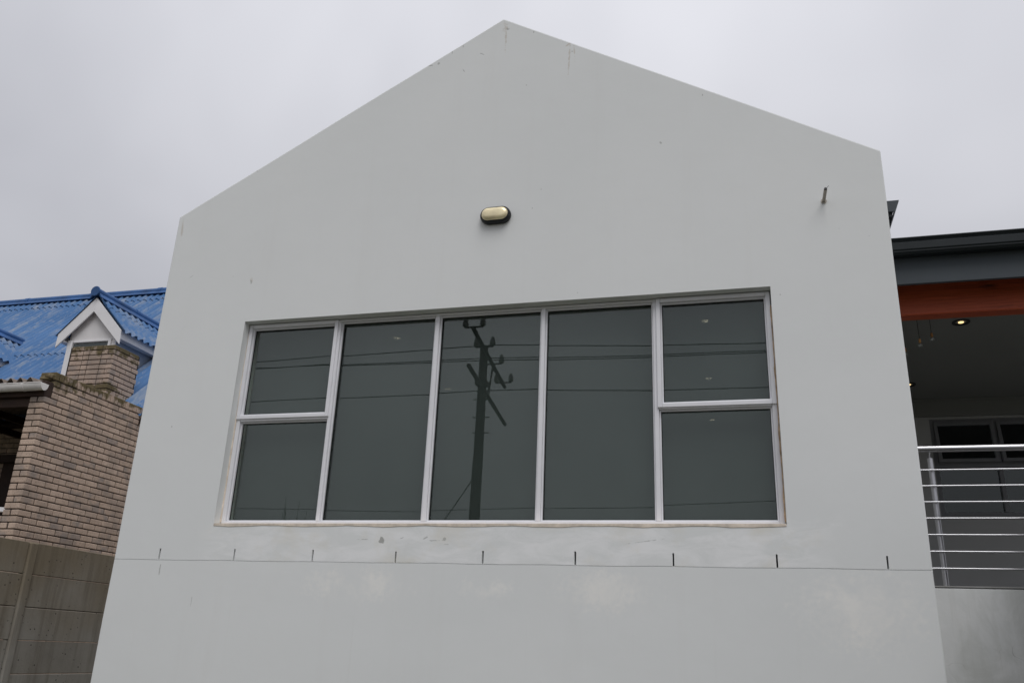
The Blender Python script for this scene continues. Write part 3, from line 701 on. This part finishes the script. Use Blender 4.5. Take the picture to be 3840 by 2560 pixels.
# rowlock coping
y = BYF+0.10; i = 0
while y < YEND:
    brick(wing, BXI-0.012, BXF+0.006, y, y+0.073, 4.846+random.uniform(-0.003, 0.003), 4.954, m['brick']) if y < YVIS else stuff.box(BXI-0.012, BXF+0.006, y, y+0.073, 4.846, 4.954)
    y += 0.083
q = MB(); rng = random.Random(3)   # mossy mortar lump at the end of the coping
for (cx, cy, cz, rx, ry, rz) in ((-4.40, 2.86, 4.865, 0.11, 0.05, 0.045), (-4.34, 2.85, 4.895, 0.085, 0.045, 0.045)):
    vs = []; fs = []; nu, nv = 12, 7
    for a in range(nv+1):
        for b in range(nu):
            th, ph_ = math.pi*a/nv, 2*math.pi*b/nu; w_ = 1+rng.uniform(-0.13, 0.13)
            vs.append((cx+rx*w_*math.sin(th)*math.cos(ph_), cy+ry*w_*math.sin(th)*math.sin(ph_), cz+rz*w_*math.cos(th)))
    for a in range(nv):
        for b in range(nu): fs.append((a*nu+b, a*nu+(b+1) % nu, (a+1)*nu+(b+1) % nu, (a+1)*nu+b))
    q.add(vs, fs)
q.build('mortar_lump', m['brick'], wing, smooth=True)
# low veranda wall to the left of the end wall, with a white handrail
for k in range(19, 24):
    z1 = ZT-k*CO; z0 = z1-bh; x = BXI-0.010-(0.116 if k % 2 else 0)
    if k % 2: brick(wing, BXI-0.116, BXI-0.010, BYF, BYF+0.222, z0, z1, m['brick']); x = BXI-0.126
    for c in range(4):
        if c < 2: brick(wing, x-0.222, x, BYF, BYF+0.106, z0, z1, m['brick'])
        else: stuff.box(x-0.222, x, BYF, BYF+0.106, z0, z1)
        x -= 0.232
MB().box(-8.5, BXI-0.004, BYF+0.012, BYF+0.2, 0, ZT-19*CO-0.012).build('veranda_wall', m['mortar'], nb)
MB().box(-8.5, BXI-0.002, BYF+0.05, BYF+0.09, 3.09, 3.15).build('handrail', m['white'], nb, bevel=0.006)
# house front wall and body behind the veranda
for k in range(0, 34):
    z1 = 4.86-k*CO; x = BXI-0.02-(0.116 if k % 2 else 0)
    while x > -8.6:
        stuff.box(x-0.222, x, 4.93, 4.96, z1-bh, z1); x -= 0.232
for k in range(0, 60):
    z1 = 4.9-k*CO
    if z1 < 0.1: break
    y = 4.96+(0.116 if k % 2 else 0)
    while y < 9.2:
        stuff.box(BXF-0.03, BXF, y, y+0.222, z1-bh, z1); y += 0.232
for k in range(0, 44):                                   # gable end under the blue roof
    z0 = 4.985+k*CO; ya, yb = 6.44+(z0+bh+0.22-6.63)/0.95, 8.8+(8.8-6.44)-(z0+bh+0.22-6.63)/0.95
    ya = max(ya, 4.96); y = ya-(0.116 if k % 2 else 0)
    while y < yb:
        if min(y+0.222, yb)-max(y, ya) > 0.02: stuff.box(BXF-0.03, BXF, max(y, ya), min(y+0.222, yb), z0, z0+bh)
        y += 0.232
tag(stuff.build('bricks', m['brick_in'], nb), kind='stuff')
MB().box(-13.5, BXF-0.036, 4.95, 12.6, 0, 4.9).prism([(4.95, 4.9), (12.6, 4.9), (8.8, 8.55)], 'x', -13.4, BXF-0.04).build('house_body', m['mortar'], nb)
MB().box(-6.9, -6.0, 4.90, 4.925, 2.3, 4.3).build('veranda_door', m['dark_wood'], nb)

# corrugated sheets: pitch 0.15 m, 5 corrugations wide
def sheet_mesh(name, length, ncor=5, amp=0.028, pitch=0.157, th=0.008):
    per = 10; n = ncor*per+4; vs = []; fs = []
    for sgn in (0, 1):
        for yy in (0, length):
            for i in range(n+1):
                x = i*pitch/per; vs.append((x, yy, amp*math.cos(2*math.pi*x/pitch) - sgn*th))
    w = n+1
    for i in range(n):
        fs.append((i, i+1, w+i+1, w+i)); fs.append((2*w+i+1, 2*w+i, 3*w+i, 3*w+i+1))
        fs.append((i+1, i, 2*w+i, 2*w+i+1)); fs.append((w+i, w+i+1, 3*w+i+1, 3*w+i))
    fs.append((0, w, 3*w, 2*w)); fs.append((n, 2*w+n, 3*w+n, w+n))
    me = bpy.data.meshes.new(name); me.from_pydata(vs, [], fs)
    for p in me.polygons: p.use_smooth = True
    bm = bmesh.new(); bm.from_mesh(me); bmesh.ops.recalc_face_normals(bm, faces=bm.faces)
    for e in bm.edges:
        if len(e.link_faces) == 2 and e.calc_face_angle(0) > R(50): e.smooth = False
    bm.to_mesh(me); bm.free()
    return me
SL = 0.95; TH = math.atan(SL)
rz_ = lambda y: 6.63+SL*(y-6.44)
roof_o = MB().prism([(4.6, rz_(4.6)-0.12), (8.79, rz_(8.79)-0.12), (8.79, rz_(8.79)-0.2), (4.6, rz_(4.6)-0.2)], 'x', -14.5, BXF+0.02).build('roof_deck', m['dark_wood'], nb)
MB().prism([(12.98, rz_(4.6)-0.06), (8.80, rz_(8.79)-0.03), (8.80, rz_(8.79)-0.1), (12.98, rz_(4.6)-0.14)], 'x', -14.5, BXF+0.02).build('rear_roof_slope', m['roof'], nb)
def lay_row(y0, y1, name, x0=-14.4, x1=BXF+0.10, lift=0.0, parent=roof_o, mat=m['roof']):
    L_ = (y1-y0)/math.cos(TH)
    me = sheet_mesh(name, L_); me.materials.append(mat)
    n = int((x1-x0)/0.785)
    for i in range(n):
        x = x1-0.785*(i+1)
        tilt = 0.010/L_   # the lower end rides on the sheet below
        place('roof_sheet', me, mat, parent, (x, y0, rz_(y0)+lift+random.uniform(0, 0.005)+0.004*(i % 2)), (TH-tilt, 0, random.uniform(-0.001, 0.001)))
lay_row(4.55, 6.56, 'roof_sheet', lift=0.0)
lay_row(6.44, 8.60, 'roof_sheet', lift=0.013)
lay_row(8.48, 8.80, 'roof_sheet', lift=0.026)
# main ridge roll
x = BXF+0.1; 
while x > -14.4:
    q = MB(); zt_ = rz_(8.80)+0.055
    q.tube([(x, 8.80, zt_), (x-1.8, 8.80, zt_+0.004)], 0.085, 16); q.tube([(x, 8.80, zt_), (x-0.10, 8.80, zt_)], 0.096, 16)
    q.prism([(8.73, zt_), (8.655, zt_-0.088), (8.66, zt_-0.098), (8.76, zt_-0.02)], 'x', x, x-1.8)
    q.build('ridge_cap', m['ridge'], nb, smooth=True); x -= 1.8

def dormer(cx):
    RZ = 7.115; hw = 0.63; yb0, yb1 = 5.05, 5.075; wy = 5.155
    d = MB()
    d.prism([(cx-0.48, 5.1), (cx+0.48, 5.1), (cx+0.48, 6.53), (cx, 7.01), (cx-0.48, 6.53)], 'y', wy+0.02, 7.0)
    body = d.build('dormer', m['offwhite'], nb)
    for s_ in (-1, 1):
        pts_ = [(cx+s_*0.0005, RZ-0.035), (cx+s_*hw, RZ-0.035-0.63), (cx+s_*(hw+0.008), RZ-0.035-0.875), (cx+s_*0.0005, RZ-0.035-0.255)]
        MB().prism(pts_, 'y', yb0, yb1).build('bargeboard', m['white'], body, bevel=0.004)
        MB().prism([(cx+s_*0.001, RZ-0.075), (cx+s_*0.60, RZ-0.674), (cx+s_*0.60, RZ-0.690), (cx+s_*0.001, RZ-0.091)], 'y', yb1+0.001, wy+0.018).build('verge_soffit', m['offwhite'], body)
        MB().box(cx+s_*0.445-0.038, cx+s_*0.445+0.038, wy-0.012, wy+0.018, 5.15, 6.36).build('corner_board', m['white'], body, bevel=0.003)
        MB().prism([(cx+s_*0.60, RZ-0.035-0.62), (cx+s_*0.615, RZ-0.035-0.62), (cx+s_*0.615, RZ-0.80), (cx+s_*0.60, RZ-0.80)], 'y', yb1+0.002, 6.4).build('eave_fascia', m['white'], body)
        MB().box(min(cx+s_*0.484, cx+s_*0.598), max(cx+s_*0.484, cx+s_*0.598), yb1+0.002, 6.4, RZ-0.80, RZ-0.785).build('eave_soffit', m['offwhite'], body)
        MB().box(min(cx+s_*0.482, cx+s_*0.492), max(cx+s_*0.482, cx+s_*0.492), wy+0.02, 6.4, 5.6, RZ-0.80).build('side_flashing', m['grey_board'], body)
    MB().prism([(cx-0.42, 6.345), (cx+0.42, 6.345), (cx+0.44, 6.55), (cx, 6.99), (cx-0.44, 6.55)], 'y', wy-0.004, wy+0.018).build('gable_panel', m['offwhite'], body)
    w = MB(); a, b, c, e_ = cx-0.405, cx+0.405, 5.45, 6.343
    w.box(a, a+0.038, wy-0.03, wy+0.018, c, e_); w.box(b-0.055, b, wy-0.03, wy+0.018, c, e_); w.box(a+0.055, b-0.038, wy-0.029, wy+0.018, e_-0.038, e_); w.box(a+0.055, b-0.038, wy-0.029, wy+0.018, c, c+0.055)
    wf = w.build('window_frame', m['white'], body, bevel=0.004)
    MB().box(a+0.05, b-0.05, wy-0.005, wy+0.002, c+0.05, e_-0.05).build('pane', m['glass2'], wf)
    MB().box(a+0.05, b-0.05, wy+0.006, wy+0.016, c+0.05, e_-0.05).build('curtain', m['balc_wall'], wf)
    # sheets down both slopes, in two lapped rows
    me1 = sheet_mesh('dormer_sheet', 0.80, 5, 0.026); me1.materials.append(m['roof'])
    me2 = sheet_mesh('dormer_sheet', 0.26, 5, 0.026); me2.materials.append(m['roof'])
    for s_ in (-1, 1):
        for i in range(3):
            y0 = 5.035 + i*0.785
            ang = R(45)
            for me, dist, lift in ((me1, 0.985, 0.0), (me2, 0.31, 0.012)):
                # local y runs upslope, local x along the ridge
                up = Vector((-s_*math.cos(ang), 0, math.sin(ang))); nrm = Vector((s_*math.sin(ang), 0, math.cos(ang)))
                al = up.cross(nrm)      # x axis
                ori = Vector((cx, y0 if al.y > 0 else y0+0.8478, RZ+0.01)) - up*dist + nrm*lift
                o = place('roof_sheet', me, m['roof'], body, ori)
                o.rotation_euler = Matrix((al, up, nrm)).transposed().to_euler()
    q = MB(); q.tube([(cx, 5.0, RZ+0.065), (cx, 7.0, RZ+0.065)], 0.066, 16); q.tube([(cx, 6.0, RZ+0.065), (cx, 6.08, RZ+0.065)], 0.074, 16)
    for s_ in (-1, 1): q.prism([(cx+s_*0.05, RZ+0.05), (cx+s_*0.125, RZ-0.048), (cx+s_*0.117, RZ-0.058), (cx+s_*0.03, RZ+0.02)], 'y', 5.02, 7.0)
    q.build('ridge_cap', m['ridge'], body, smooth=True)
    MB().lathe([(0.0001, 0), (0.084, 0), (0.090, 0.008), (0.090, 0.02), (0.0001, 0.02)], (cx, 4.978, RZ+0.06), 'y', 24).build('ridge_end_disc', m['ridge'], body, smooth=True)
dormer(-5.945); dormer(-9.37)

# chimney
CX0, CX1, CY0, CY1, CZT = -5.640, -4.800, 4.42, 5.03, 5.938
ch = MB().box(CX0+0.01, CX1-0.01, CY0+0.01, CY1-0.01, 4.5, CZT-0.012).build('chimney', m['mortar'], nb)
cst = MB(); CC = 0.0795; cb = CC-0.013
for k in range(18):
    z1 = CZT-k*CC; z0 = z1-cb
    rr = random.Random(k)
    x = CX1; first = True
    end = 0.222 if k % 2 else 0.106
    brick(ch, CX1-0.222 if k % 2 == 0 else CX1-0.106, CX1, CY0, CY0+(0.106 if k % 2 == 0 else 0.222), z0, z1, m['brick_ch'])
    x = CX1-(0.232 if k % 2 == 0 else 0.116)
    alt = 0
    while x > CX0+0.03:
        w = 0.106 if (alt+k) % 2 else 0.222
        x0 = max(CX0, x-w)
        if x-x0 > 0.03: brick(ch, x0, x, CY0, CY0+0.106, z0, z1, m['brick_ch'])
        x -= w+0.010; alt += 1
    y = CY0+(0.116 if k % 2 == 0 else 0.232)
    while y < CY1-0.03:
        y1 = min(CY1, y+0.222); brick(ch, CX1-0.106, CX1, y, y1, z0, z1, m['brick_ch']); y = y1+0.010
    x = CX0
    while x < CX1-0.1:
        cst.box(x, min(x+0.222, CX1-0.11), CY1-0.05, CY1, z0, z1); x += 0.232
tag(cst.build('bricks', m['brick_in'], ch), kind='stuff')
MB().box(CX0+0.12, CX1-0.12, CY0+0.12, CY1-0.12, CZT-0.02, CZT+0.01).build('flue_cap', m['mortar'], ch)

# veranda roof, gutter, fascia and beam
EX1 = -4.40
me = sheet_mesh('veranda_sheet', 2.15, 5, 0.036); me.materials.append(m['sheet_under'])
va = math.atan2(0.19, 2.15)
for i in range(6):
    place('roof_sheet', me, m['sheet_under'], nb, (EX1-0.02-0.785*(i+1)+0.02, 2.60, 4.775+0.004*(i % 2)), (va, 0, 0))
q = MB(); n = 14; prof = []
for i in range(n+1):
    a = math.pi+math.pi*i/n; prof.append((2.668+0.0635*math.cos(a), 4.735+0.090*math.sin(a)))
for i in range(n, -1, -1):
    a = math.pi+math.pi*i/n; prof.append((2.668+0.0585*math.cos(a), 4.735+0.085*math.sin(a)))
q.prism(prof, 'x', -9.0, -4.215)
q.tube([(-9.0, 2.606, 4.737), (-4.215, 2.606, 4.737)], 0.008, 8)
gut = q.build('gutter', m['pvc'], nb, smooth=True)
end = [(2.668+0.066*math.cos(math.pi+math.pi*i/n), 4.736+0.093*math.sin(math.pi+math.pi*i/n)) for i in range(n+1)]
MB().prism(end, 'x', -4.2145, -4.205).build('gutter_end', m['pvc'], gut)
for x in (-4.50, -5.7, -6.9):
    br = [(2.668+0.0685*math.cos(math.pi+math.pi*i/n), 4.736+0.095*math.sin(math.pi+math.pi*i/n)) for i in range(n+1)] + [(2.668+0.0637*math.cos(math.pi+math.pi*i/n), 4.736+0.0905*math.sin(math.pi+math.pi*i/n)) for i in range(n, -1, -1)]
    MB().prism(br, 'x', x, x-0.035).build('gutter_bracket', m['pvc'], gut)
MB().box(-9.0, BXF-0.006, 2.735, 2.862, 4.594, 4.80).build('veranda_fascia', m['dark_wood'], nb, bevel=0.004)
MB().box(-9.0, BXI-0.01, 2.80, 2.92, 4.47, 4.59).build('veranda_beam', m['dark_wood'], nb, bevel=0.004)
for x in (-5.1, -5.9, -6.7): MB().box(x-0.03, x+0.03, 2.93, 4.9, 4.60, 4.70).build('rafter', m['dark_wood'], nb)
MB().box(-9.0, BXI-0.01, 4.8, 4.86, 4.2, 4.32).build('lintel_beam', m['dark_wood'], nb)

# ------------------------------------------------------------------ across the street: the pole the window reflects
YM = 0.28     # twice the glass plane: mirror images fall at YM - y
def V(x, y, z): return (x, YM-y, z)
pole = tag(empty('utility_pole', V(-0.2, 8.8, 0)), 'dark timber utility pole with cross arms mirrored in the middle window pane', 'utility pole')
px, py = -0.195, 8.82
MB().tube([V(px-0.01, py, 0), V(px-0.012, py, 3.9), V(px-0.01, py, 4.9), V(px-0.006, py, 5.0), V(px, py, 6.0), V(px+0.005, py, 7.22)], [0.115, 0.100, 0.097, 0.092, 0.084, 0.078], 16).build('shaft', m['pole'], pole, smooth=True)
MB().tube([V(0.09, 7.25, 6.985), V(-0.31, 10.75, 6.985)], 0.040, 8).build('crossarm', m['pole'], pole)
MB().tube([V(-0.075, 7.6, 6.42), V(-0.54, 11.7, 6.42)], 0.040, 10).build('lower_crossarm', m['pole'], pole)
def insul(x, y, z):
    a = V(x, y, z)
    MB().lathe([(0.0001, 0), (0.032, 0), (0.05, 0.015), (0.056, 0.04), (0.050, 0.058), (0.053, 0.07), (0.046, 0.095), (0.044, 0.12), (0.036, 0.15), (0.020, 0.18), (0.0001, 0.185)], a, 'z', 14).build('insulator', m['porcelain'], pole, smooth=True)
for t_, both in ((0.02, 3), (0.31, 3), (0.60, 2), (0.95, 3)):
    ax, ay = 0.09+(-0.40)*t_, 7.25+3.5*t_
    MB().box(ax-0.17, ax+0.17, YM-ay-0.02, YM-ay+0.02, 7.02, 7.04).build('bracket', m['pole'], pole)
    if both & 1: insul(ax-0.16, ay, 7.042)
    if both & 2: insul(ax+0.16, ay, 7.042)
MB().tube([V(-0.06, 9.0, 6.9), V(-0.30, 9.6, 6.42)], 0.014, 6).build('brace', m['pole'], pole)
MB().tube([V(-0.12, 9.3, 7.0), V(-0.27, 9.4, 6.42)], 0.012, 6).build('brace', m['pole'], pole)
MB().box(px-0.115, px+0.115, YM-py-0.115, YM-py+0.115, 6.42, 6.50).build('strap', m['pole'], pole)
for z, dx in ((6.15, 0.0), (5.80, 0.03), (5.5, 0.03)): MB().tube([V(px-0.15, py, z), V(px+0.15+dx, py, z)], 0.012, 6).build('bolt', m['pole'], pole)
MB().tube([V(px, py, 4.75), V(-3.4, 8.8, 0.05)], 0.010, 6).build('stay_wire', m['cable'], pole)
def wire(pts, y, label, r=0.0085, ext=16):
    pts = sorted(pts); (xa, za), (xb, zb_) = pts[0], pts[-1]
    P_ = [(xa-ext, za-0.10*ext*0.25)] + [(xa-ext/2, za-0.02*ext*0.5)] + pts + [(xb+ext/2, zb_+0.10), (xb+ext, zb_+0.5)]
    o = MB().tube([V(x, y, z) for x, z in P_], r, 6).build('overhead_wire', m['cable'], smooth=True)
    tag(o, label, 'wire', 'overhead wires along the street')
wire([(-5.19, 7.13), (-3.39, 7.18), (-1.25, 7.22), (-0.33, 7.235), (0.06, 7.235), (1.08, 7.18), (3.04, 7.06), (5.03, 7.0)], 8.82, 'topmost overhead wire mirrored across the window panes')
wire([(-5.2, 6.98), (-3.39, 7.0), (-1.23, 6.985), (-0.19, 6.975), (0.94, 6.94), (3.04, 6.88), (5.02, 6.86)], 8.82, 'upper wire of the close pair mirrored across the window')
wire([(-5.2, 7.0), (-3.4, 6.99), (-1.23, 6.955), (-0.18, 6.935), (0.94, 6.90), (3.04, 6.85), (5.02, 6.83)], 8.84, 'lower wire of the close pair mirrored across the window')
wire([(-5.24, 6.27), (-3.47, 6.29), (-1.22, 6.3), (-0.37, 6.32), (0.87, 6.31), (3.05, 6.21), (5.02, 6.18)], 8.82, 'single wire below the lower cross arm mirrored across the window')
wire([(-8.44, 4.97), (-3.22, 4.9), (-0.34, 4.96), (2.46, 4.98), (5.27, 5.09)], 14.0, 'faint sagging wire mirrored near the bottom of the window', 0.0075)
# tall reeds on the far verge, whose tips show at the foot of the panes
def reeds(x, y, hs, lab):
    d = tag(empty('reed_clump', V(x, y, 0)), lab, 'reeds', 'reeds on the verge')
    rr = random.Random(int(x*10))
    for i, h in enumerate(hs):
        bx = x+rr.uniform(-0.15, 0.15); by = y+rr.uniform(-0.2, 0.2); lean = rr.uniform(-0.25, 0.25)
        MB().tube([V(bx, by, 0), V(bx+lean*0.2, by, h*0.5), V(bx+lean*0.6, by, h*0.85), V(bx+lean, by, h)], [0.022, 0.018, 0.010, 0.002], 6).build('stem', m['leaf'], d)
reeds(-3.9, 9.0, (4.45, 4.35, 4.2, 4.1, 4.05, 4.0, 3.9), 'tall reed clump mirrored at the foot of the left panes')
reeds(-1.0, 9.4, (4.15, 4.1, 4.0, 3.9), 'short reed tips mirrored left of the utility pole')
